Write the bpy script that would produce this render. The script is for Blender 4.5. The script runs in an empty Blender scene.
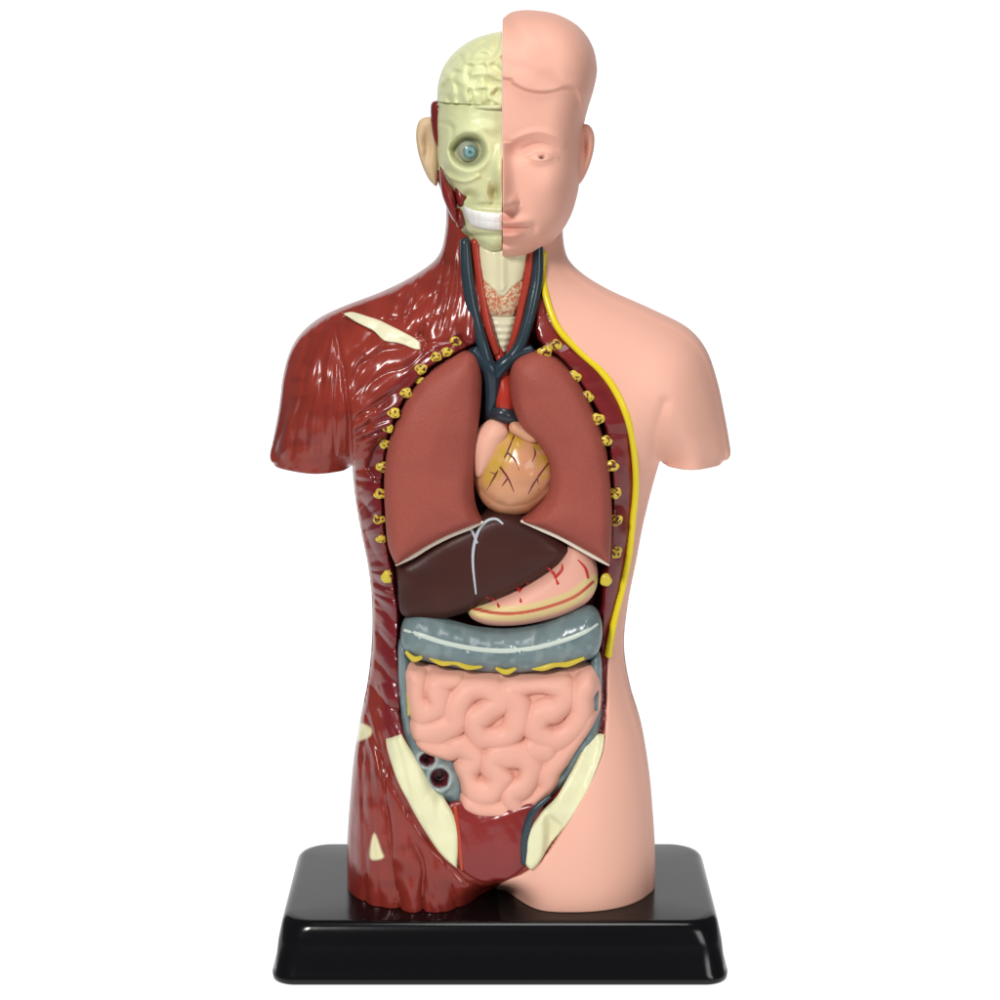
import bpy, math, numpy as np
from mathutils import Vector
D=2100.0; CY=60.0; S=0.0003; ZB=876.0
C=bpy.context.scene.collection
rng=np.random.RandomState(7)
# ---------------------------------------------------------------- helpers
def W(px,py,y):
    k=(D+y)/D
    return (px-500)*k, -(py-CY)*k
def PR(X,Y,Z):
    k=D/(D+Y)
    return 500+X*k, CY-Z*k
def lin(c):
    c=np.array(c,float)/255.0
    return np.where(c<=0.04045,c/12.92,((c+0.055)/1.055)**2.4)
def sm(a,b,x):
    t=np.clip((x-a)/(b-a),0,1); return t*t*(3-2*t)
LAT=rng.rand(256,256)
def vn(x,y,s=0):
    x=np.asarray(x,float)+s*17.3; y=np.asarray(y,float)+s*9.1
    xi=np.floor(x).astype(int); yi=np.floor(y).astype(int)
    fx=x-xi; fy=y-yi; fx=fx*fx*(3-2*fx); fy=fy*fy*(3-2*fy)
    a=LAT[xi%256,yi%256]; b=LAT[(xi+1)%256,yi%256]; c=LAT[xi%256,(yi+1)%256]; d=LAT[(xi+1)%256,(yi+1)%256]
    return (a*(1-fx)+b*fx)*(1-fy)+(c*(1-fx)+d*fx)*fy
def catmull(P,closed,n=6):
    P=np.array(P,float); N=len(P); out=[]
    rngi=range(N) if closed else range(N-1)
    for i in rngi:
        if closed: p0,p1,p2,p3=P[i-1],P[i],P[(i+1)%N],P[(i+2)%N]
        else: p0,p1,p2,p3=P[max(i-1,0)],P[i],P[i+1],P[min(i+2,N-1)]
        if np.allclose(p1,p2): continue
        for k in range(n):
            t=k/n
            out.append(0.5*((2*p1)+(-p0+p2)*t+(2*p0-5*p1+4*p2-p3)*t*t+(-p0+3*p1-3*p2+p3)*t**3))
    if not closed: out.append(P[-1])
    return np.array(out)
def segdist(P,A,B,near=False):
    N=len(P); d=np.empty(N); q=np.empty((N,2)) if near else None
    AB=B-A; L=np.maximum((AB**2).sum(1),1e-9)
    for i in range(0,N,15000):
        p=P[i:i+15000]
        ap=p[:,None,:]-A[None]
        t=np.clip((ap*AB[None]).sum(2)/L,0,1)
        r=ap-t[...,None]*AB[None]
        dd=(r**2).sum(2)
        j=dd.argmin(1); ar=np.arange(len(p))
        d[i:i+15000]=np.sqrt(dd[ar,j])
        if near: q[i:i+15000]=A[j]+t[ar,j][:,None]*AB[j]
    return (d,q) if near else d
def inside(P,V):
    x,y=P[:,0],P[:,1]; r=np.zeros(len(P),bool)
    for a,b in zip(V,np.roll(V,-1,0)):
        if a[1]==b[1]: continue
        c=((a[1]>y)!=(b[1]>y))
        xi=(b[0]-a[0])*(y-a[1])/(b[1]-a[1])+a[0]
        r^=c&(x<xi)
    return r
def sdp(px,py,poly,closed=True,far=25,smooth=True,n=4):
    V=catmull(poly,closed,n) if smooth else np.array(poly,float)
    sh=px.shape; P=np.stack([px.ravel(),py.ravel()],1)
    lo=V.min(0)-far; hi=V.max(0)+far
    m=(P[:,0]>lo[0])&(P[:,0]<hi[0])&(P[:,1]>lo[1])&(P[:,1]<hi[1])
    out=np.full(len(P),-float(far))
    if m.any():
        Q=P[m]
        if closed:
            d=segdist(Q,V,np.roll(V,-1,0)); ins=inside(Q,V); out[m]=np.where(ins,d,-d)
        else: out[m]=-segdist(Q,V[:-1],V[1:])
    return out.reshape(sh)
def pmask(px,py,poly,soft=1.5,**k): return sm(-soft,soft,sdp(px,py,poly,True,**k))
def lmask(px,py,line,w,soft=1.2,**k): return sm(-w-soft,-w+soft,sdp(px,py,line,False,**k))
def mixc(col,m,c): return col*(1-m[...,None])+lin(c)*m[...,None]
def flatc(px,c): return np.tile(lin(c),(len(px),1))
def blur(a,mask,n):
    m=mask.astype(float)
    for _ in range(n):
        p=np.pad(a*m,1); q=np.pad(m,1)
        s=p[1:-1,1:-1]*2+p[:-2,1:-1]+p[2:,1:-1]+p[1:-1,:-2]+p[1:-1,2:]
        w=q[1:-1,1:-1]*2+q[:-2,1:-1]+q[2:,1:-1]+q[1:-1,:-2]+q[1:-1,2:]
        a=np.where(mask,s/np.maximum(w,1e-6),a)
    return a
def prof(d,R,p=2.0):
    t=np.clip(d/R,0,1); return (1-(1-t)**p)**(1/p)
def G(px,py,x,y,sx,sy): return np.exp(-((px-x)/sx)**2-((py-y)/sy)**2)
def mat(name,rough=.4,spec=.5,bs=0,bd=0,coat=0,colvar=0,ior=1.45,cs=90):
    m=bpy.data.materials.new(name); m.use_nodes=True; nt=m.node_tree; b=nt.nodes['Principled BSDF']
    at=nt.nodes.new('ShaderNodeAttribute'); at.attribute_name='Col'
    b.inputs['Roughness'].default_value=rough; b.inputs['Specular IOR Level'].default_value=spec; b.inputs['IOR'].default_value=ior
    b.inputs['Coat Weight'].default_value=coat; b.inputs['Coat Roughness'].default_value=.12
    tc=nt.nodes.new('ShaderNodeTexCoord')
    src=at.outputs['Color']
    if colvar:
        n=nt.nodes.new('ShaderNodeTexNoise'); n.inputs['Scale'].default_value=cs; n.inputs['Detail'].default_value=5
        nt.links.new(tc.outputs['Object'],n.inputs['Vector'])
        h=nt.nodes.new('ShaderNodeHueSaturation'); mr=nt.nodes.new('ShaderNodeMapRange')
        mr.inputs['To Min'].default_value=1-colvar; mr.inputs['To Max'].default_value=1+colvar
        nt.links.new(n.outputs['Fac'],mr.inputs['Value']); nt.links.new(mr.outputs['Result'],h.inputs['Value']); nt.links.new(src,h.inputs['Color']); src=h.outputs['Color']
    nt.links.new(src,b.inputs['Base Color'])
    if bs:
        n=nt.nodes.new('ShaderNodeTexNoise'); n.inputs['Scale'].default_value=bs; n.inputs['Detail'].default_value=4
        nt.links.new(tc.outputs['Object'],n.inputs['Vector'])
        bp=nt.nodes.new('ShaderNodeBump'); bp.inputs['Distance'].default_value=bd; bp.inputs['Strength'].default_value=1
        nt.links.new(n.outputs['Fac'],bp.inputs['Height']); nt.links.new(bp.outputs['Normal'],b.inputs['Normal'])
    return m
def link(name,V,F,col,m,parent,label=None,smooth=True):
    me=bpy.data.meshes.new(name)
    V=np.asarray(V,float).copy(); V[:,2]+=ZB; V*=S
    if isinstance(F,np.ndarray):
        nf=len(F); me.vertices.add(len(V)); me.vertices.foreach_set('co',V.ravel())
        me.loops.add(nf*4); me.loops.foreach_set('vertex_index',F.ravel().astype(np.int32))
        me.polygons.add(nf); me.polygons.foreach_set('loop_start',np.arange(nf,dtype=np.int32)*4)
        me.update(calc_edges=True)
    else: me.from_pydata(V.tolist(),[],F); me.update()
    me.validate()
    me.polygons.foreach_set('use_smooth',[smooth]*len(me.polygons))
    a=me.color_attributes.new('Col','FLOAT_COLOR','POINT')
    col=np.asarray(col,float)
    if col.ndim==1: col=np.tile(col,(len(V),1))
    a.data.foreach_set('color',np.concatenate([col,np.ones((len(V),1))],1).ravel().astype(np.float32))
    me.materials.append(m)
    o=bpy.data.objects.new(name,me); C.objects.link(o); o.parent=parent
    if label: o['label']=label
    return o
class Rel: pass
def relief(name,poly,y0,H,m,parent,col,step=1.4,cut=None,hb=6,ybase=None,hmod=None,blurn=6,post=None,split=None,label=None,n=6,yref=None):
    V=catmull(poly,True,n)
    yr=y0 if yref is None else yref
    X,Z=W(V[:,0],V[:,1],yr); A=np.stack([X,Z],1); B=np.roll(A,-1,0)
    if cut is not None:
        mid=(V+np.roll(V,-1,0))/2; cm=np.array([cut(a,b) for a,b in mid])
    else: cm=np.zeros(len(V),bool)
    lo=A.min(0)-2*step; hi=A.max(0)+2*step
    gx=np.arange(lo[0],hi[0],step); gz=np.arange(lo[1],hi[1],step)
    GX,GZ=np.meshgrid(gx,gz,indexing='ij'); nx,nz=GX.shape
    cx=(GX[:-1,:-1]+step/2).ravel(); cz=(GZ[:-1,:-1]+step/2).ravel()
    cell=inside(np.stack([cx,cz],1),A).reshape(nx-1,nz-1)
    q=np.pad(cell,1); cnt=q[:-1,:-1].astype(int)+q[1:,:-1]+q[:-1,1:]+q[1:,1:]
    used=cnt>0; bnd=used&(cnt<4)
    P=np.stack([GX[bnd],GZ[bnd]],1)
    _,nr=segdist(P,A,B,True); GX=GX.copy(); GZ=GZ.copy(); GX[bnd]=nr[:,0]; GZ[bnd]=nr[:,1]
    d=np.zeros((nx,nz)); d[used]=segdist(np.stack([GX[used],GZ[used]],1),A[~cm],B[~cm])
    PX=500+GX*D/(D+yr); PY=CY-GZ*D/(D+yr)
    h=H(d,PX,PY) if callable(H) else H*prof(d,max(H*1.1,6))
    if blurn:
        hs=blur(h,used,blurn); h=h+(hs-h)*sm(2,8,d)
    if hmod is not None: h=hmod(h,d,PX,PY)
    yb=y0 if ybase is None else ybase(PX,PY)
    YF=yb-h-.4
    back=(hb(d,PX,PY) if callable(hb) else hb*prof(d,12))
    YB=(yb if ybase is not None else y0)+back+.4
    r=Rel(); r.x0,r.z0,r.st=gx[0],gz[0],step
    yy=YF.copy(); r.pre=blur(np.where(used,yy,0),used,3); r.used=used
    if post is not None: YF=post(YF,GX,GZ,d)
    r.Y=np.where(used,YF,0)
    def samp(arr):
        def f(px,py):
            y=np.zeros_like(np.asarray(px,float))-50
            for _ in range(4):
                x,z=W(np.asarray(px,float),np.asarray(py,float),y)
                u=np.clip((x-r.x0)/step,0,nx-1.01); v=np.clip((z-r.z0)/step,0,nz-1.01)
                i=u.astype(int); j=v.astype(int); a=u-i; b=v-j
                y=(arr[i,j]*(1-a)+arr[i+1,j]*a)*(1-b)+(arr[i,j+1]*(1-a)+arr[i+1,j+1]*a)*b
            return y
        return f
    r.y=samp(r.Y); r.ypre=samp(r.pre)
    idx=-np.ones((nx,nz),int); nv=used.sum(); idx[used]=np.arange(nv)
    F=np.stack([idx[:-1,:-1],idx[1:,:-1],idx[1:,1:],idx[:-1,1:]],-1)[cell]
    VF=np.stack([GX[used],YF[used],GZ[used]],1); VB=np.stack([GX[used],np.broadcast_to(YB,GX.shape)[used],GZ[used]],1)
    e=np.concatenate([F[:,[0,1]],F[:,[1,2]],F[:,[2,3]],F[:,[3,0]]])
    key=np.minimum(e[:,0],e[:,1])*nv*1+np.maximum(e[:,0],e[:,1])
    _,inv,c=np.unique(key,return_inverse=True,return_counts=True); be=e[c[inv]==1]
    side=np.stack([be[:,1],be[:,0],be[:,0]+nv,be[:,1]+nv],1)
    allF=np.concatenate([F,F[:,::-1]+nv,side]); allV=np.concatenate([VF,VB])
    ppx,ppy=PR(allV[:,0],allV[:,1],allV[:,2])
    cc=col(ppx,ppy) if callable(col) else np.tile(lin(col),(len(allV),1))
    if split is None:
        r.obj=link(name,allV,allF,cc,m,parent,label)
    else:
        names,mats,fn=split; cen=allV[allF].mean(1); fx,fy=PR(cen[:,0],cen[:,1],cen[:,2])
        isb=np.zeros(len(allF),bool); isb[len(F):]=True
        k=fn(fx,fy,isb); r.objs=[]
        for i,(nm,mm) in enumerate(zip(names,mats)):
            f=allF[k==i]; u,iv=np.unique(f,return_inverse=True)
            r.objs.append(link(nm,allV[u],iv.reshape(f.shape),cc[u],mm,parent))
    return r
def tube_geo(pts,rad,seg=10,n=6,flat=1.0):
    P=np.array([(*W(a,b,y),y) for a,b,y in pts]); P=P[:,[0,2,1]]
    R=np.array(rad if hasattr(rad,'__len__') else [rad]*len(pts),float)
    Q=catmull(np.concatenate([P,R[:,None]],1),False,n); P,R=Q[:,:3],Q[:,3]
    T=np.gradient(P,axis=0); T/=np.linalg.norm(T,axis=1)[:,None]+1e-9
    V=[];F=[]; up=np.array([0,1.0,0])
    for p,t,r in zip(P,T,R):
        a=np.cross(t,up); a/=np.linalg.norm(a)+1e-9; b=np.cross(a,t)
        for k in range(seg):
            th=2*math.pi*k/seg; V.append(p+r*(math.cos(th)*a+flat*math.sin(th)*b))
    N=len(P)
    for i in range(N-1):
        for k in range(seg): F.append((i*seg+k,i*seg+(k+1)%seg,(i+1)*seg+(k+1)%seg,(i+1)*seg+k))
    V.append(P[0]-T[0]*R[0]*.6); V.append(P[-1]+T[-1]*R[-1]*.6)
    for k in range(seg): F.append((N*seg,(k+1)%seg,k)); F.append((N*seg+1,(N-1)*seg+k,(N-1)*seg+(k+1)%seg))
    return V,F
def tubes(name,lst,col,m,parent,label=None,flat=1.0,seg=10):
    V=[];F=[]
    for pts,rad in lst:
        v,f=tube_geo(pts,rad,seg=seg,flat=flat); o=len(V); V+=v; F+=[tuple(i+o for i in q) for q in f]
    return link(name,np.array(V),F,lin(col),m,parent,label)
def on(s,pts,off=1.0): return [(a,b,float(s(np.array([a]),np.array([b]))[0])-off) for a,b in pts]
def ball(name,px,py,y,r,col,m,parent,fy=1.0,n=20,fx=1.0,fz=1.0,lump=0):
    X,Z=W(px,py,y); V=[];F=[]
    for i in range(n+1):
        ph=math.pi*i/n
        for j in range(2*n):
            th=math.pi*j/n; q=r
            if lump: q=r*(1+lump*(math.sin(3*th+px)+.6*math.sin(5*th+py))*math.sin(ph))
            V.append((X+fx*q*math.sin(ph)*math.cos(th), y-fy*r*math.cos(ph), Z+fz*q*math.sin(ph)*math.sin(th)))
    for i in range(n):
        for j in range(2*n): F.append((i*2*n+j,i*2*n+(j+1)%(2*n),(i+1)*2*n+(j+1)%(2*n),(i+1)*2*n+j))
    V=np.array(V); px_,py_=PR(V[:,0],V[:,1],V[:,2])
    return link(name,V,np.array(F),col(px_,py_) if callable(col) else lin(col),m,parent)
def swift(n,lam,seed,steps=260,rr=.35):
    r=np.random.RandomState(seed); u=r.randn(n,n)*.5
    k=np.fft.fftfreq(n)*lam; KX,KY=np.meshgrid(k,k,indexing='ij')
    op=rr-(1-(KX**2+KY**2))**2; dt=.5
    for _ in range(steps):
        u=np.real(np.fft.ifft2((np.fft.fft2(u)-dt*np.fft.fft2(u**3))/(1-dt*op)))
    return u/np.percentile(np.abs(u),97)
def sampu(u,x,y):
    n=len(u); i=np.floor(x).astype(int); j=np.floor(y).astype(int); a=x-i; b=y-j
    return (u[i%n,j%n]*(1-a)+u[(i+1)%n,j%n]*a)*(1-b)+(u[i%n,(j+1)%n]*(1-a)+u[(i+1)%n,(j+1)%n]*a)*b
# ---------------------------------------------------------------- materials
M_skin=mat('skin_plastic',.5,.3,300,.00005,ior=1.4,colvar=.03,cs=25)
M_mus=mat('muscle_paint',.22,.55,110,.0003,colvar=.18,ior=1.42)
M_cav=mat('cavity_paint',.27,.4,160,.0003,colvar=.1,ior=1.4)
M_lung=mat('lung_plastic',.52,.3,1400,.00016,colvar=.12,ior=1.4,cs=1200)
M_liver=mat('liver_plastic',.42,.3,500,.00008,colvar=.08,ior=1.4)
M_soft=mat('organ_plastic',.45,.3,350,.00006,colvar=.04,ior=1.4)
M_gloss=mat('glossy_paint',.24,.45,180,.00012,colvar=.06,ior=1.42)
M_bone=mat('bone_paint',.34,.4,160,.00012,colvar=.05,ior=1.42)
M_vess=mat('vessel_paint',.25,.45,200,.00012,ior=1.42)
# ---------------------------------------------------------------- root
root=bpy.data.objects.new('anatomical_torso_model',None); C.objects.link(root)
root['label']='plastic human torso anatomy model, half skin and half muscle, on a black stand'
root['category']='anatomy model'
# ---------------------------------------------------------------- body
SIL=[(445,165),(446,205),(445,232),(438,256),(416,274),(383,291),(344,306),(316,320),(295,341),(284,371),(279,408),(273,440),(270,455),(274,462),
(292,463),(325,463.5),(352,464),(352,464),(355,495),(361,530),(368,565),(372,600),(372,640),(368,680),(361,715),(354,757),(350,800),(347,845),(347,880),(347,880),
(500,880),(655,880),(655,880),(655,850),(653,815),(649,770),(641,722),(630,685),(624,645),(628,603),(636,562),(643,525),(651,492),(660,460),(660,460),
(695,460),(722,460),(730,454),(729,440),(724,412),(717,380),(706,349),(687,327),(652,309),(604,287),(574,266),(564,245),(563,205),(565,165)]
def bodycut(a,b):
    return b>878 or b<168 or (b>459 and b<465 and ((a<352.5 and a>275) or (a>660 and a<723)))
def bodyH(d,px,py):
    Hh=np.interp(py,[170,250,300,350,420,500,600,680,760,880],[44,48,60,74,80,78,69,71,80,80])
    R=np.interp(py,[170,250,320,420,600,880],[54,56,72,86,88,84])
    return Hh*(1-(1-np.clip(d/R,0,1))**2.1)**(1/2.1)*(1-.22*sm(345,300,px)*sm(380,460,py)-.22*sm(665,710,px)*sm(380,460,py))
SKIN=[(541,150),(541,250),(546,300),(558,330),(600,371),(627,420),(636,470),(632,540),(620,605),(608,660),(604,738),(584,790),(548,852),(526,872),(508,880),(497,886),(497,886),(497,980),(497,980),(900,980),(900,980),(900,150),(900,150)]
CAV=[(477,246),(481,300),(484,334),(462,349),(431,366),(407,393),(389,430),(381,480),(383,530),(392,580),(397,615),(396,650),(399,690),(402,732),(422,768),(448,806),(462,822),
(500,828),(530,820),(560,795),(588,752),(599,728),(602,660),(605,600),(612,540),(614,480),(607,430),(590,396),(565,361),(541,340),(537,300),(541,246)]
def fib(px,py,F,fr,s,rl=70):
    dx=px-F[0]; dy=py-F[1]; r=np.hypot(dx,dy); a=np.arctan2(dy,dx)
    w=vn(px/45,py/45,s)*1.2
    n=vn(a*fr+w,r/rl,s+1); n2=vn(a*fr*2.6+w*2,r/(rl*.7),s+2)
    return .7*np.minimum(np.abs(2*n-1)*1.6,1)+.3*n2
STR=[]
for a,b,c in (((318,326),(296,360),(282,452)),((327,328),(310,380),(304,455)),((336,330),(330,385),(330,458)),((308,330),(286,366),(274,430)),((343,336),(347,390),(348,456))): STR.append([a,b,c])
for a,b,c in (((354,450),(374,398),(440,356)),((350,425),(366,378),(416,347)),((347,398),(358,356),(396,336)),((354,466),(374,432),(398,404)),((346,368),(350,340),(372,328))): STR.append([a,b,c])
for a,b,c in (((449,210),(438,262),(345,310)),((453,212),(446,272),(375,318)),((458,215),(454,282),(408,330)),((464,222),(462,290),(440,334)),((473,228),(473,280),(470,334)),((445,215),(426,270),(326,314))): STR.append([a,b,c])
for k in range(7):
    y=484+k*30; STR.append([(354+min(k,4)*3,y-8),(368+min(k,4)*2,y+8),(388+min(k,4)*2,y+34)])
for a,b,c in (((362,700),(356,780),(352,905)),((372,708),(372,800),(380,912)),((382,716),(396,800),(410,912)),((392,735),(420,820),(442,910)),((402,770),(442,840),(470,902)),((424,800),(456,850),(486,896))): STR.append([a,b,c])
MGRO=[([(333,320),(343,370),(350,420),(351,468)],3,8),([(366,716),(384,768),(420,830),(466,884)],2.5,6),([(345,318),(390,336),(440,350)],2.5,5),([(360,690),(366,720),(362,760)],3,6),
 ([(322,330),(303,385),(293,455)],1.8,4),([(331,332),(320,390),(317,456)],1.8,4),([(362,710),(362,790),(366,900)],1.8,4),([(377,712),(384,790),(395,900)],1.8,4)]
def bodymod(h,d,px,py):
    X,Z=W(px,py,0); qx,qy=PR(X,-h,Z)
    skin=pmask(qx,qy,SKIN,2,far=30)
    m=fib(qx,qy,(296,470),13,3,120)
    nk=fib(qx,qy,(476,90),28,5,160); dl=fib(qx,qy,(345,250),15,7,150); fl=fib(qx,qy,(300,560),12,9,60); th=fib(qx,qy,(345,560),32,11,220)
    wn=pmask(qx,qy,[(400,150),(480,150),(484,335),(440,330),(385,300)],10,far=40)
    wd=pmask(qx,qy,[(240,330),(328,312),(345,360),(350,480),(240,490)],8,far=40)
    wf=sm(478,500,qy); wt=sm(670,710,qy)
    f=m; f=f+(nk-f)*wn; f=f+(dl-f)*wd; f=f+(fl-f)*wf; f=f+(th-f)*wt
    pelv=pmask(qx,qy,[(440,800),(480,815),(540,800),(540,870),(500,884),(470,880),(452,860)],5,far=20)
    arm=sm(448,462,qy)*(qx<354)*(qy<478)
    musc=(1-skin)*(1-.85*pelv)*(1-.85*arm)
    amp=sm(0,7,d)
    sx=qx+14*(vn(qx/26,qy/34,5)-.5); sy=qy+14*(vn(qx/26,qy/34,8)-.5)
    dm=np.full(px.shape,18.0)
    for s in STR: dm=np.minimum(dm,-sdp(sx,sy,s,False,far=18,n=6))
    belly=np.sqrt(np.clip(1-(dm/15.)**2,0,1))
    va=.6+.8*vn(qx/30,qy/40,12)
    h=h+musc*amp*(10.5*va*(belly-.75)+4.4*va*(f-.7))
    h=h+musc*amp*2.6*(vn(qx/16,qy/16,4)-.5)
    for ln,w,dp in MGRO: h=h-musc*amp*dp*lmask(qx,qy,ln,0,w*1.9)
    h=h-skin*7*lmask(qx,qy,[(664,402),(656,435),(659,474)],0,11)
    h=h+skin*8*np.exp(-((qx-670)/34)**2-((qy-385)/50)**2)
    h=h-skin*7*np.exp(-((qx-640)/30)**2-((qy-505)/40)**2)
    h=h-skin*6*np.exp(-((qx-628)/24)**2-((qy-640)/50)**2)
    h=h-(1-skin)*3*np.exp(-((qx-365)/24)**2-((qy-630)/60)**2)
    h=h+6*np.exp(-((qx-592)/40)**2-((qy-820)/50)**2)
    h=h*(1-.72*np.exp(-((px-497)/27)**2)*sm(842,882,py)**1.3)
    return h
def cavpost(YF,GX,GZ,d):
    px,py=PR(GX,YF,GZ)
    s=sdp(px,py,CAV,True,far=30); t=sm(-1,9,s)
    fl=np.interp(py,[246,340,400,800],[-20,-26,-12,-14])
    fl=fl-4*(vn(px/12,py/12,3)-.5)
    return YF+np.maximum(fl-YF,0)*t
def bodycol(px,py):
    n=len(px); sk=pmask(px,py,SKIN,.9,far=10); s=sdp(px,py,CAV,True,far=40)
    c=flatc(px,(134,47,36))
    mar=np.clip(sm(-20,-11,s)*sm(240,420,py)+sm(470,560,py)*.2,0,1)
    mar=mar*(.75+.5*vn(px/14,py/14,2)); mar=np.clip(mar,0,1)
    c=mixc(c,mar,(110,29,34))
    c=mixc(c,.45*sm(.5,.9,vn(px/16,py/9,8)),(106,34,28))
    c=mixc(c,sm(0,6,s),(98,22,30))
    c=mixc(c,pmask(px,py,[(350,722),(370,727),(369,737),(350,741)],1.5,far=6),(222,214,170))
    c=mixc(c,pmask(px,py,[(374,833),(381,850),(383,858),(370,858)],1.2,far=6),(222,214,170))
    return mixc(c,sk,(225,171,151))
def bsplit(fx,fy,isb):
    sk=sdp(fx,fy,SKIN,True,far=10,n=4)>0
    cv=sdp(fx,fy,CAV,True,far=10)>0
    k=np.where(cv&~isb,2,np.where(sk,1,0))
    return np.where(isb,np.where(fx>503,1,0),k)
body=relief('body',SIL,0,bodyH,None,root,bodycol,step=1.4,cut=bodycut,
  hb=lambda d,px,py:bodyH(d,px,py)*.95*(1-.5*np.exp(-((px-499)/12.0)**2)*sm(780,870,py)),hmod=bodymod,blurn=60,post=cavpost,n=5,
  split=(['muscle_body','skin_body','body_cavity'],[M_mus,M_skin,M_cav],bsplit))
by=body.ypre
# ---------------------------------------------------------------- patches on the body
relief('clavicle',[(334,314),(334,314),(341,317),(352,316),(376,321),(404,332),(420,341),(420,341),(421,348),(421,348),(413,347),(398,342),(385,340),(372,331),(350,322)],0,2.2,M_bone,root,(220,214,182),step=.9,ybase=lambda a,b:by(a,b)-1.5,yref=-60,blurn=2,hb=6)
for p in ([(385,744),(385,744),(401,735),(401,735),(412,752),(434,784),(454,812),(459,836),(457,865),(457,865),(438,848),(418,816),(398,781),(387,756)],
          [(588,740),(588,740),(605,738),(605,738),(602,755),(588,786),(565,824),(546,850),(532,866),(524,860),(524,860),(526,834),(538,814),(556,795),(575,766)]):
    relief('hip_bone',p,0,5,M_bone,root,lambda px,py:mixc(flatc(px,(218,216,178)),.3*vn(px/9,py/9),(200,196,146)),step=1.0,ybase=lambda a,b:by(a,b)-2,yref=-74,blurn=3,hb=10)
relief('bladder',[(450,802),(480,804),(505,806),(540,800),(542,826),(532,852),(518,870),(497,880),(474,875),(454,858),(446,830)],0,lambda d,px,py:4*prof(d,30),M_mus,root,
   lambda px,py:mixc(flatc(px,(126,40,38)),.5*sm(505,530,px),(108,28,32)),step=1.2,ybase=by,yref=-72,blurn=14,hb=5,hmod=lambda h,d,px,py:h-2*lmask(px,py,[(497,880),(497,850),(494,830)],0,9)+3*G(px,py,478,848,14,22)+3*G(px,py,514,846,12,20))
tubes('groin_artery',[(on(by,[(455,806),(458,830),(460,850),(462,870)],3),[2.0,2.4,2.4,1.6])],(170,64,40),M_vess,root)
tubes('groin_vein',[(on(by,[(550,796),(533,812),(526,832),(524,850),(524,864)],4),[2,3.4,4,4,2.5])],(44,58,66),M_vess,root)
nv=[(544,252),(543,275),(547,300),(558,328),(578,350),(600,370),(616,392),(628,420),(634,450),(636,485),(633,520),(629,555),(622,590),(614,622),(608,656)]
tubes('yellow_nerve',[(on(by,nv,1.5),[3.4]*14+[4])],(220,198,34),M_gloss,root,flat=.8)
ribs=[(455,342,5.5),(447,352,5),(436,357,5),(421,369,5.5),(420,381,4.5),(406,393,5.5),(394,413,5.5),(388,428,5),(385,444,5),(382,467,5.5),(380,494,5.5),(379,519,5.5),(381,539,4.5),
      (545,352,6.5),(556,345,5.5),(574,377,6.5),(587,397,6),(598,419,6),(606,441,5.5),(612,466,6),(615,493,6),(616,520,6),(615,552,6.5)]
for x,y,r in ribs:
    yy=float(by(np.array([x]),np.array([y]))[0])
    def ribcol(px,py,x=x,y=y,r=r):
        n=vn(px/1.8,py/1.8,5); q=np.hypot(px-x,py-y)/r
        return mixc(flatc(px,(206,180,64)),sm(.45,.6,n)*sm(1,.7,q),(92,40,24))
    ball('rib_end',x,y,yy-1,r*1.05,ribcol,M_gloss,root,fy=.45,n=18,fx=1.05,fz=.88,lump=.09)
for x,y,r in ((387,577,6.5),(606,580,6.5)):
    yy=float(by(np.array([x]),np.array([y]))[0])
    ball('lowest_rib_end',x,y,yy,r,(200,180,60),M_gloss,root,fy=.5,n=14,fx=.9,lump=.06)
# ---------------------------------------------------------------- neck
def larmod(h,d,px,py):
    return h+4*np.exp(-((px-502)/5)**2)*sm(296,285,py)-3*lmask(px,py,[(482,279),(492,287),(502,296),(512,287),(523,279)],0,2)+1.2*(vn(px/2,py/2)-.5)*(py>284)
relief('larynx',[(479,242),(502,240),(528,242),(528,262),(525,278),(525,292),(520,306),(512,317),(491,317),(483,306),(479,292),(479,276),(477,262)],-44,15,M_bone,root,
  lambda px,py:mixc(flatc(px,(216,208,172)),pmask(px,py,[(481,280),(492,287),(502,296),(512,287),(523,280),(523,300),(512,314),(490,314),(481,300)],1.5)*(.35+.65*sm(.4,.6,vn(px/1.5,py/1.5,3))),(188,112,80)),step=.9,hmod=larmod)
relief('windpipe',[(488,313),(516,313),(515,330),(509,348),(503,357),(497,348),(490,330)],-42,10,M_bone,root,(216,208,178),step=1,hmod=lambda h,d,px,py:h+.5*np.sin(py*.9)*sm(0,4,d))
tubes('carotid_artery',[([(475,240,-50),(479,275,-52),(484,305,-54),(490,332,-56),(497,354,-54)],[4.2,4.2,4.2,4.2,4])],(160,54,40),M_vess,root)
tubes('carotid_artery',[([(531,240,-50),(528,275,-52),(522,305,-54),(516,332,-56),(509,356,-54)],[4.2,4.2,4.2,4.2,4])],(160,54,40),M_vess,root)
tubes('jugular_vein',[([(465,240,-54),(467,272,-57),(471,300,-58),(477,325,-60),(484,350,-64),(491,374,-64)],[5,6,6.2,5.8,6,6])],(40,54,62),M_vess,root)
tubes('jugular_vein',[([(538,244,-50),(537,276,-52),(533,300,-56),(527,325,-60),(518,349,-62),(500,370,-64)],[5,6,6.2,5.8,6,6])],(40,54,62),M_vess,root)
tubes('vena_cava',[([(474,350,-62),(483,360,-64),(491,372,-64),(492,395,-58),(489,420,-48)],[6,7,8,7,6]),([(532,350,-60),(518,354,-62),(504,364,-64),(494,376,-62)],[5,6,7,7]),([(470,352,-60),(480,352,-62),(490,360,-62)],[4,5,5])],(36,50,60),M_vess,root)
tubes('aorta',[([(503,358,-50),(504,380,-54),(505,400,-56),(504,428,-48)],[8,9,10,10]),([(497,350,-50),(503,366,-54)],[5,6])],(168,50,36),M_vess,root)
tubes('pulmonary_artery',[([(490,414,-50),(503,414,-60),(516,420,-56)],[7,8,7])],(44,48,56),M_vess,root)
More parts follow.
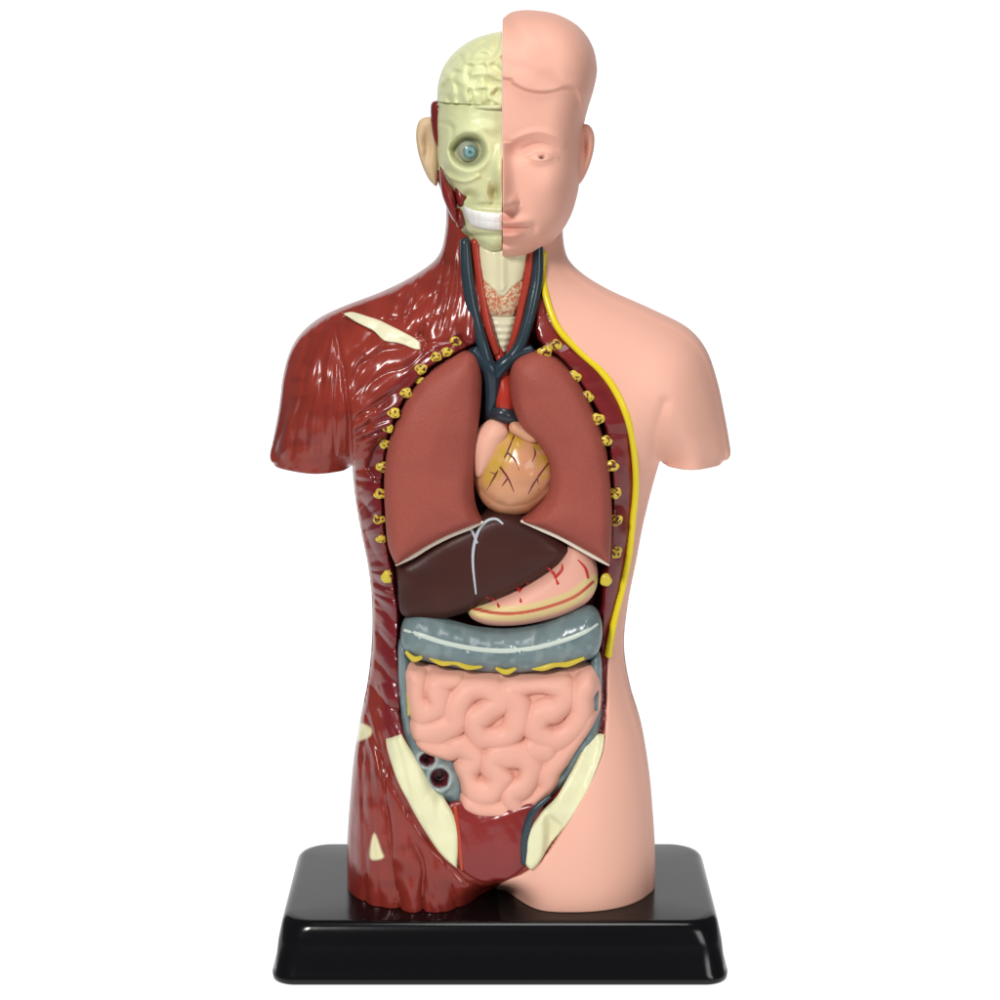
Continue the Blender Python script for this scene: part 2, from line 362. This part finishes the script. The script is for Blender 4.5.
# ---------------------------------------------------------------- heart
HV=[[(514,436),(507,452),(496,474),(487,490)],[(507,452),(515,460),(519,470)],[(500,467),(508,478),(514,492)],[(508,478),(502,486)],[(496,474),(490,472)],[(549,462),(537,478),(528,494)],[(537,478),(539,490)],[(528,440),(535,452),(532,462)]]
def heartcol(px,py):
    c=flatc(px,(200,144,108))
    c=mixc(c,.9*pmask(px,py,[(506,430),(526,436),(518,454),(506,466),(494,482),(482,486),(484,470),(496,452)],5)*(.55+.45*sm(.2,.7,vn(px/7,py/7,3))),(186,148,46))
    c=mixc(c,.85*pmask(px,py,[(532,440),(545,448),(550,470),(543,480),(536,462)],3)*sm(.2,.5,vn(px/6,py/5,6)),(182,146,54))
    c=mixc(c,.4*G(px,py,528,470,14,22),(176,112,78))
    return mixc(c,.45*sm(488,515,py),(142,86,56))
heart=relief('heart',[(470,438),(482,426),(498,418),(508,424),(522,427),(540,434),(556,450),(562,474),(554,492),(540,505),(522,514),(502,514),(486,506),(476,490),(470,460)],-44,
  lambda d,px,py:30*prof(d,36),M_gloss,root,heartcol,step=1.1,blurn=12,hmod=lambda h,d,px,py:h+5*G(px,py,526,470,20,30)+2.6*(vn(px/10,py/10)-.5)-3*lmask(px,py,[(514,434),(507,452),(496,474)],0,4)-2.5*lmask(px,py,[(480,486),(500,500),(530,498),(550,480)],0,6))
tubes('coronary_vessel',[(on(heart.y,p,-.1),[.9]*(len(p)-1)+[.4]) for p in HV],(100,40,40),M_vess,heart.obj,seg=6)
relief('heart_auricle',[(473,438),(482,425),(492,419),(503,422),(509,432),(503,447),(495,461),(484,475),(475,475),(471,454)],-57,lambda d,px,py:17*prof(d,16),M_soft,heart.obj,(218,164,142),step=.9)
relief('heart_auricle',[(512,421),(524,424),(538,432),(541,440),(530,443),(518,437),(509,430)],-62,9,M_soft,heart.obj,(204,152,120),step=1.0)
# ---------------------------------------------------------------- lungs
LL=[(440,362),(455,353),(469,350),(478,357),(482,375),(481,402),(478,432),(475,462),(474,490),(477,508),(483,520),(483,520),(470,525),(450,533),(430,543),(412,554),(396,564),(396,564),(388,545),(385,515),(384,480),(387,450),(393,425),(405,398),(420,378)]
RL=[(521,354),(535,350),(552,354),(570,369),(585,391),(598,420),(607,450),(611,490),(612,530),(610,564),(610,564),(598,556),(580,546),(560,535),(540,526),(520,519),(520,519),(532,510),(545,495),(549,476),(546,457),(535,440),(521,426),(512,405),(509,380),(512,362)]
def lungmod(h,d,px,py): return h+4*(vn(px/38,py/38,2)-.5)*sm(0,12,d)
def lungcol(px,py): return mixc(flatc(px,(150,75,64)),.4*sm(.4,.8,vn(px/25,py/25,4)),(138,65,57))
for P,edge in ((LL,[(396,563),(412,554),(430,543),(450,533),(470,525),(483,520)]),(RL,[(521,519),(540,526),(560,535),(580,546),(598,556),(609,563)])):
    L=relief('lung',P,-57,lambda d,px,py:16*prof(d,11)+20*prof(d,50),M_lung,root,lungcol,step=1.1,blurn=18,hmod=lungmod,hb=24)
    tubes('lung_edge',[([(a,b+2,-67) for a,b in edge],[1.2]+[2.8]*(len(edge)-2)+[1.2])],(220,206,188),M_bone,L.obj)
# ---------------------------------------------------------------- liver
liver=relief('liver',[(397,560),(412,550),(440,532),(470,516),(490,508),(507,507),(530,514),(552,528),(570,545),(563,557),(548,569),(527,581),(503,593),(482,602),(468,610),(440,617),(415,617),(400,610),(397,585)],-40,
  lambda d,px,py:18*prof(d,9)+12*prof(d,40),M_liver,root,lambda px,py:mixc(flatc(px,(66,34,29)),.5*vn(px/20,py/20,3),(48,24,23)),step=1.2,blurn=20,
  hmod=lambda h,d,px,py:h-3*lmask(px,py,[(479,520),(474,550),(478,596)],.5,4)*sm(0,8,d)+2*(vn(px/24,py/24,7)-.5)*sm(0,8,d))
tubes('liver_ligament',[(on(liver.y,[(503,524),(496,519),(487,521),(479,530),(474,546),(473,565),(476,594)],.8),[1.0,1.4,1.6,1.7,1.7,1.4,1.0]),(on(liver.y,[(465,526),(472,531),(477,543)],.8),[.9,1.4,1.4])],(176,182,188),M_vess,liver.obj,seg=8)
# ---------------------------------------------------------------- stomach
SB=[(472,608),(495,613),(520,613),(548,607),(574,597),(593,582)]
def stocol(px,py):
    c=flatc(px,(218,162,143)); s=sdp(px,py,SB,False,far=20)
    c=mixc(c,sm(-8.5,-7,s),(208,184,130)); return mixc(c,sm(-2.2,-1,s),(172,66,46))
stomach=relief('stomach',[(467,601),(488,595),(510,587),(535,573),(555,556),(564,542),(576,537),(589,547),(597,566),(597,584),(588,600),(568,612),(540,620),(512,624),(486,623),(470,615)],-38,
  lambda d,px,py:18*prof(d,14)+12*prof(d,36),M_soft,root,stocol,step=1.0,blurn=15,hmod=lambda h,d,px,py:h+1.8*sm(-8.5,-6,sdp(px,py,SB,False,far=20)))
sv=[[(521,602),(519,590),(515,580),(512,574)],[(519,592),(527,584),(528,574)],[(516,588),(506,584),(500,586)],[(499,607),(495,600),(486,597)],[(558,584),(554,574),(546,566)],[(555,578),(562,570),(562,564)],[(588,578),(585,568),(578,560)]]
tubes('stomach_vessel',[(on(stomach.y,p,.2),[1.4]*(len(p)-1)+[.6]) for p in sv],(186,44,42),M_vess,stomach.obj,seg=6)
# ---------------------------------------------------------------- colon
def colmod(h,d,px,py): return h+(2.8*(vn(px/12,py/16,5)-.5)+1.2*(vn(px/5,py/5,7)-.5))*sm(0,8,d)
def colcol(px,py):
    c=flatc(px,(108,124,126)); c=mixc(c,.5*sm(.4,.8,vn(px/12,py/12,3)),(90,106,110)); return mixc(c,.4*sm(.6,.8,vn(px/7,py/7,6)),(132,146,144))
CH=[(428,751,7.5,6),(440,769,9,9.5)]
def cecmod(h,d,px,py):
    h=colmod(h,d,px,py)
    for x,y,a,b in CH:
        s=np.hypot((px-x)/a,(py-y)/b); h=h-13*sm(1.05,.6,s)+3*np.exp(-((s-1.3)/.3)**2)
    return h
def ceccol(px,py):
    c=colcol(px,py)
    px=500+(px-500)*.993; py=60+(py-60)*.987
    for x,y,a,b in CH:
        s=np.hypot((px-x)/a,(py-y)/b)*(1+.25*(vn(px/5,py/5,9)-.5)); c=mixc(c,.6*np.exp(-((s-1.3)/.28)**2),(172,182,176)); c=mixc(c,sm(1.1,.9,s),(96,36,42)); c=mixc(c,sm(.6,.4,np.hypot((px-x+1)/a,(py-y-1)/b)),(38,16,18))
    return c
asc=relief('ascending_colon',[(399,640),(410,648),(414,680),(417,716),(430,734),(450,742),(464,758),(470,785),(466,804),(450,804),(430,795),(412,773),(404,748),(401,715),(398,680)],-50,
  lambda d,px,py:27*prof(d,26),M_gloss,root,ceccol,step=1.0,blurn=10,hmod=cecmod)
tubes('fat_tag',[([(407,690,-66),(410,703,-70),(409,715,-70)],[1.5,3,1.5])],(186,172,74),M_gloss,asc.obj)
colon=relief('transverse_colon',[(401,628),(406,617),(418,612),(434,614),(452,620),(475,626),(500,628),(525,626),(548,620),(568,611),(584,605),(596,608),(602,622),(602,640),(596,654),(580,661),(555,667),(525,671),(490,671),(458,667),(430,661),(410,655),(401,645)],-50,
  lambda d,px,py:29*prof(d,25),M_gloss,root,colcol,step=1.1,blurn=12,hmod=colmod)
tubes('colon_band',[(on(colon.y,[(404,630),(420,635),(445,643),(475,649),(505,651),(535,648),(565,640),(585,632),(598,624)],.4),[1.5,2.4,2.5,2.5,2.5,2.5,2.4,2.2,1.2])],(188,198,188),M_gloss,colon.obj,flat=.6)
fl=[[(406,652),(414,659),(422,657)],[(430,658),(442,663),(455,662),(468,667),(482,666)],[(496,668),(506,672),(516,668)],[(528,667),(542,668),(556,664),(568,664),(584,658)]]
tubes('fat_tag',[([(a,b,-72) for a,b in l],[1.5]+[3.0]*(len(l)-2)+[1.8]) for l in fl],(196,174,58),M_gloss,colon.obj)
relief('descending_colon',[(590,655),(601,655),(602,712),(596,742),(580,772),(560,794),(544,800),(530,795),(538,778),(552,758),(566,735),(582,712)],-50,
  lambda d,px,py:21*prof(d,22),M_gloss,root,colcol,step=1.1,blurn=8,hmod=colmod)
# ---------------------------------------------------------------- small intestine
COIL=[[(416,674),(414,694),(426,706),(440,698),(438,678),(452,672)],
 [(420,724),(438,724),(454,714),(460,696),(472,682),(490,680),(500,692),(488,704),(474,712),(482,728),(502,730),(516,720),(518,702),(512,684),(526,674),(546,676),(562,684),(556,700),(540,706),(536,722),(552,732),(570,724),(580,708),(580,688),(590,676)],
 [(424,742),(444,744),(462,738),(474,750),(466,766),(472,782),(490,784),(500,770),(490,756),(500,746),(520,746),(532,758),(526,776),(512,788),(520,802),(536,796),(550,782),(550,764),(562,750),(578,738),(590,716)],
 [(462,796),(480,802),(498,804),(504,814)],[(546,742),(534,742)]]
def intmod(h,d,px,py):
    wx=px+5*(vn(px/18,py/18,2)-.5); wy=py+5*(vn(px/18,py/18,9)-.5)
    dm=np.full(px.shape,30.0)
    for c in COIL: dm=np.minimum(dm,-sdp(wx,wy,c,False,far=30,n=5))
    c=np.sqrt(np.clip(1-(dm/13.8)**2,.04,1)); return h+sm(0,6,d)*14*(c-.85)
relief('small_intestine',[(404,660),(430,662),(462,666),(500,669),(545,668),(580,662),(595,664),(601,682),(601,704),(594,722),(584,738),(574,754),(567,770),(556,785),(544,799),(527,811),(510,820),(490,819),(472,814),(458,804),(456,788),(455,773),(442,759),(424,750),(411,738),(407,722),(405,700),(404,678)],-51,
  lambda d,px,py:19*prof(d,12)+13*prof(d,60),M_soft,root,lambda px,py:mixc(flatc(px,(219,164,145)),.3*vn(px/20,py/20),(206,143,126)),step=.9,blurn=8,hmod=intmod,hb=12)
# ---------------------------------------------------------------- head : skin half
FACE=[(502.5,259),(502.5,259),(518,259),(536,253),(553,241),(568,221),(576,200),(580,178),(582,150),(584,125),(588,108),(594,88),(597,68),(592,45),(578,26),(556,14),(530,10),(512,12),(502.5,19),(502.5,19)]
def headH(a,b):
    return lambda d,px,py:a*prof(d,38)+b*prof(d,88)
def facemod(h,d,px,py):
    X,Z=W(px,py,-8); qx,qy=PR(X,-8-h,Z)
    h=h-8.5*G(qx,qy,532,150,22,11)-4*G(qx,qy,514,152,7,9)
    h=h+7*np.exp(-(((qx-540)/14)**2+((qy-155.5)/8.5)**2)**1.6)
    h=h+2.4*lmask(qx,qy,[(525,156),(533,150.5),(542,149),(551,151.5),(558,158)],0,2.2)
    h=h-2.8*lmask(qx,qy,[(527,158.5),(534,154.5),(541,153),(549,154.8),(555,158.5)],0,1.2)
    h=h-1.5*lmask(qx,qy,[(528,159.5),(535,162),(543,162.5),(553,160)],0,1.3)
    h=h-1.4*lmask(qx,qy,[(523,149),(533,144.5),(544,143.5),(557,149)],0,2.6)
    h=h+4*lmask(qx,qy,[(513,140),(526,134),(540,132),(556,137),(564,143)],0,7)
    t=np.clip((qy-142)/60,0,1); nz=(qy>142)*sm(212,206,qy)
    h=h+nz*(7+19*t**1.2)*np.exp(-((qx-501)/(7+3*t))**2)
    h=h+6.5*G(qx,qy,512.5,201,5,5.5)-4*G(qx,qy,507,208,4,2.2)-2.6*lmask(qx,qy,[(517.5,195),(520.5,202),(517,208)],0,2)
    h=h+9*np.exp(-((qx-503)/23)**4)*np.exp(-((qy-221.5)/4.4)**2)+11*np.exp(-((qx-502)/20)**4)*np.exp(-((qy-235)/5.2)**2)
    h=h-4.5*lmask(qx,qy,[(500,228.6),(512,227.8),(524,228),(530,227.3)],0,1.6)
    h=h-4*G(qx,qy,503,244,15,3)+5*G(qx,qy,503,252,15,7)-2.5*G(qx,qy,534,228,4,5)
    h=h+4*G(qx,qy,552,182,18,16)-2.5*G(qx,qy,546,212,14,14)-2*G(qx,qy,572,150,8,20)
    hp=[(400,300),(400,80),(500,79),(512,84),(524,90),(540,93),(556,91),(568,87),(576,92),(580,104),(582,122),(586,132),(600,140),(600,300)]
    s=sdp(qx,qy,hp,True,far=30,n=3); hair=1-sm(-3,1.5,s)
    sw=np.sin((qy*.55-(qx-500)*.35+7*vn(qx/20,qy/20,2))/3.0)
    h=h+hair*4.8*sm(0,9,d)+hair*sm(-34,-4,s)*.9*sw*sm(0,8,d)+hair*(2.0*(vn((qx-qy*.6)/13,(qy+qx)/50,3)-.5))*sm(0,8,d)
    return h
def facecol(px,py):
    c=flatc(px,(225,169,149))
    c=mixc(c,.35*lmask(px,py,[(503,228.5),(515,228),(527,228)],.2,.9),(180,104,90))
    c=mixc(c,.4*pmask(px,py,[(500,218),(512,218),(529,228),(515,240),(500,242)],2),(212,138,124))
    return mixc(c,.5*lmask(px,py,[(528,158),(534,154.5),(541,153),(549,155)],.1,.7),(156,92,78))
face=relief('face_half',FACE,-8,headH(66,26),M_skin,root,facecol,step=.8,cut=lambda a,b:a<502.9 and b>20,hb=lambda d,px,py:80*prof(d,70),hmod=facemod,blurn=40)
ye=float(face.y(np.array([541.]),np.array([158.]))[0])
ball('eye',541,157.5,ye+2.6,4.6,lambda px,py:mixc(mixc(flatc(px,(212,160,142)),sm(3.4,2.6,np.hypot(px-541,py-157.5)),(170,116,98)),sm(1.5,1.0,np.hypot(px-541,py-157.5)),(110,66,56)),M_soft,face.obj,fy=.7,n=16)
EAR=[(574,132),(581,125),(589,125),(594,134),(594,148),(590,164),(584,178),(578,184),(573,172),(572,150)]
earmod=lambda cx,cy:(lambda h,d,px,py:h-7*G(px,py,cx,cy,4.5,13)*sm(2,6,d)+2*G(px,py,cx-3,cy+4,2.5,5))
relief('ear',EAR,-26,10,M_skin,face.obj,(225,165,144),step=.7,hmod=earmod(583,149),hb=20)
# ---------------------------------------------------------------- head : skull half
SK=[(502,255),(502,255),(488,254),(474,246),(462,232),(453,214),(447,196),(441,180),(438,162),(437,140),(436,118),(438,103),(438,103),(502,106),(502,106)]
def skmod(h,d,px,py):
    X,Z=W(px,py,-8); qx,qy=PR(X,-8-h,Z)
    s=np.hypot((qx-468)/1.05,(qy-151))
    h=h-18*sm(19,12,s)+3.5*np.exp(-((s-20.5)/3.5)**2)
    h=h+10*lmask(qx,qy,[(442,170),(452,178),(466,181),(478,176)],0,5)
    h=h-14*G(qx,qy,450,200,7,13)-12*G(qx,qy,469,197,8,6)+4*G(qx,qy,482,128,16,6)
    h=h-6*lmask(qx,qy,[(440,122),(452,128),(450,150)],0,5)
    h=h+11*G(qx,qy,500,170,7,17)-12*G(qx,qy,495,194,5,8)+4*lmask(qx,qy,[(489,180),(486,194),(490,203)],0,3.5)
    h=h-4*G(qx,qy,482,205,20,2.2)-4*G(qx,qy,482,236,20,2.5)+6*G(qx,qy,494,247,14,7)-3*G(qx,qy,474,243,6,7)
    h=h+7*lmask(qx,qy,[(459,226),(471,241),(490,251)],0,5)
    return h+1.3*(vn(qx/12,qy/12,3)-.5)+.4*(vn(qx/4,qy/4,8)-.5)
def skcol(px,py):
    c=flatc(px,(208,211,164)); c=mixc(c,.3*vn(px/14,py/14,2),(192,192,138))
    s=np.hypot((px-469),(py-151))
    c=mixc(c,.7*sm(17,13,s),(150,150,118)); return mixc(c,.3*G(px,py,495,195,4,7),(140,104,70))  # eye-socket shade is painted into the bone colour
skull=relief('skull_half',SK,-8,headH(58,22),M_bone,root,skcol,step=.85,cut=lambda a,b:a>501.5 or b<106.5,hb=lambda d,px,py:66*prof(d,60),hmod=skmod,blurn=30)
ys=float(skull.y(np.array([469.]),np.array([151.]))[0])
rr=lambda px,py:np.hypot(px-470,py-152)
ball('eyeball',469,151,ys+1,11,lambda px,py:mixc(mixc(mixc(flatc(px,(150,156,138)),sm(7.5,6.5,rr(px,py)),(90,106,106)),sm(5.8,4.8,rr(px,py)),(122,162,166)),sm(2.0,1.2,rr(px,py)),(66,86,94)),M_gloss,skull.obj,fy=.75,n=26)
def teethmod(h,d,px,py):
    return h-.5*np.exp(-((((px-500)/6.5)%1-.5)/.09)**2)-1.2*lmask(px,py,[(462,217),(480,220),(502,221.5)],0,1.3)
relief('teeth',[(463,207),(474,210),(488,211.5),(502.5,212),(502.5,212),(502.5,230),(502.5,230),(486,229.5),(472,227),(465,219)],0,3.5,M_gloss,skull.obj,(228,226,222),step=.7,ybase=lambda a,b:skull.ypre(np.minimum(a,500),b)-1,yref=-78,hmod=teethmod,hb=3)
relief('temple_muscle',[(431,104),(438,101),(446,106),(449,118),(445,134),(439,148),(434,140),(431,122)],-20,14,M_mus,skull.obj,(112,34,32),step=.9,hmod=lambda h,d,px,py:h+2*(vn(px/3,py/14,2)-.5))
for jm in ([(440,166),(447,180),(454,190),(457,204),(459,222),(453,220),(446,206),(441,190)],[(455,185),(465,190),(470,198),(464,207),(457,204)],[(458,208),(464,212),(465,224),(461,229),(456,224)]):
    relief('jaw_muscle',jm,-54,17,M_mus,skull.obj,(118,36,34),step=.75,hmod=lambda h,d,px,py:h+4*(vn((px-py*.4)/3.5,py/22,2)-.5)*sm(0,4,d))
relief('ear',[(437,122),(428,117),(419,121),(416,134),(418,152),(424,170),(431,182),(438,181)],-4,9,M_soft,skull.obj,(206,178,142),step=.7,hmod=earmod(427,146),hb=6,label='cream ear on the skull side')
UB=swift(256,11.5,33,steps=10,rr=.7)
def brmod(h,d,px,py):
    u=sampu(UB,px*1.0-400+5*vn(px/8,py/8,2),py*1.0+5*vn(px/8,py/8,5)); return h+sm(0,4,d)*3.0*(np.clip(u,-1,.6)-.2)+2.5*(vn(px/12,py/12,3)-.5)
relief('brain',[(502,104),(502,104),(437,101),(437,101),(438,84),(444,66),(458,49),(478,37),(502,31),(502,31)],-8,headH(58,24),M_bone,root,
   lambda px,py:mixc(flatc(px,(210,213,164)),.3*vn(px/10,py/10),(194,195,136)),step=.75,cut=lambda a,b:a>501.5 or b>100.5,hb=lambda d,px,py:68*prof(d,60),hmod=brmod,blurn=30)
tubes('skull_rim',[([(437,102,-12),(445,104,-46),(462,106,-73),(482,107,-87),(501,107,-92)],[2,2,2,2,2])],(202,202,156),M_bone,skull.obj)
# ---------------------------------------------------------------- stand
def rrect(hw,hd,r,z,n=8,cx=0):
    out=[]
    for sx,sy,a0 in ((1,1,0),(-1,1,90),(-1,-1,180),(1,-1,270)):
        for k in range(n+1):
            a=math.radians(a0+90*k/n); out.append((cx+sx*(hw-r)+r*math.cos(a),sy*(hd-r)+r*math.sin(a),z))
    return out
levels=[(215,111,20,-876),(217,113,22,-875),(217.5,113.5,22,-870),(215,111.5,22,-867),(212.5,109,24,-842),(210,105,28,-829),(208.5,103.5,29,-825),(206,101,28,-822),(203,98,27,-820.6),(200,95,26,-820.2),(120,50,20,-820.2),(2,1,.9,-820.2)]
V=[];F=[]
for l in levels: V+=rrect(l[0],l[1],l[2],l[3])
k=36
for i in range(len(levels)-1):
    for j in range(k): F.append((i*k+j,i*k+(j+1)%k,(i+1)*k+(j+1)%k,(i+1)*k+j))
F.append(tuple(range(k))[::-1])
M_base=mat('black_gloss_plastic',.18,.35,40,.0001)
link('stand',V,F,lin((9,9,11)),M_base,root,label='glossy black rounded rectangular stand')
# ---------------------------------------------------------------- backdrop
bm=bpy.data.materials.new('white_glow_sweep'); bm.use_nodes=True; b=bm.node_tree.nodes['Principled BSDF']
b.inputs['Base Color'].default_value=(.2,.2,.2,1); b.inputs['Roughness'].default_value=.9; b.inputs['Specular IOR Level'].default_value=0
b.inputs['Emission Color'].default_value=(1,1,1,1); b.inputs['Emission Strength'].default_value=.98  # grey sweep made to glow by itself, so it comes out pure white
prf=[(-1000,-876.5),(1000,-876.5)]+[(1000+500*math.sin(math.radians(a)),-376.5-500*math.cos(math.radians(a))) for a in range(10,91,10)]+[(1500,900)]
V=[];F=[]
for y,z in prf: V+=[(-1300,y,z),(1300,y,z)]
for i in range(len(prf)-1): F.append((2*i,2*i+1,2*i+3,2*i+2))
o=link('backdrop',V,F,lin((255,255,255)),bm,None); o['kind']='structure'; o['label']='plain self-lit white seamless backdrop under and behind the torso model'; o['category']='backdrop'
# ---------------------------------------------------------------- light
w=bpy.data.worlds.new('World'); bpy.context.scene.world=w; w.use_nodes=True
w.node_tree.nodes['Background'].inputs[0].default_value=(.9,.95,1,1); w.node_tree.nodes['Background'].inputs[1].default_value=.14
def area(loc,target,size,e,col=(1,1,1)):
    l=bpy.data.lights.new('lamp','AREA'); l.size=size; l.energy=e; l.color=col
    o=bpy.data.objects.new('studio_lamp',l); C.objects.link(o); o.location=loc
    o.rotation_euler=(Vector(target)-Vector(loc)).to_track_quat('-Z','Y').to_euler()
area((-.36,-.8,.66),(0,0,.14),.15,7.4,(1,.99,.97))
area((.55,-.8,.35),(0,0,.14),.3,2.1)
area((.05,-.25,.85),(0,0,.15),.25,2.0)
cam=bpy.data.cameras.new('camera'); co=bpy.data.objects.new('camera',cam); C.objects.link(co)
cam.sensor_width=36; cam.lens=36*D/1000; cam.shift_y=-.44; cam.clip_start=.01; cam.clip_end=20
co.location=(0,-D*S,(ZB)*S); co.rotation_euler=(math.pi/2,0,0)
sc=bpy.context.scene; sc.camera=co
sc.view_settings.view_transform='Standard'; sc.view_settings.look='None'; sc.view_settings.exposure=0
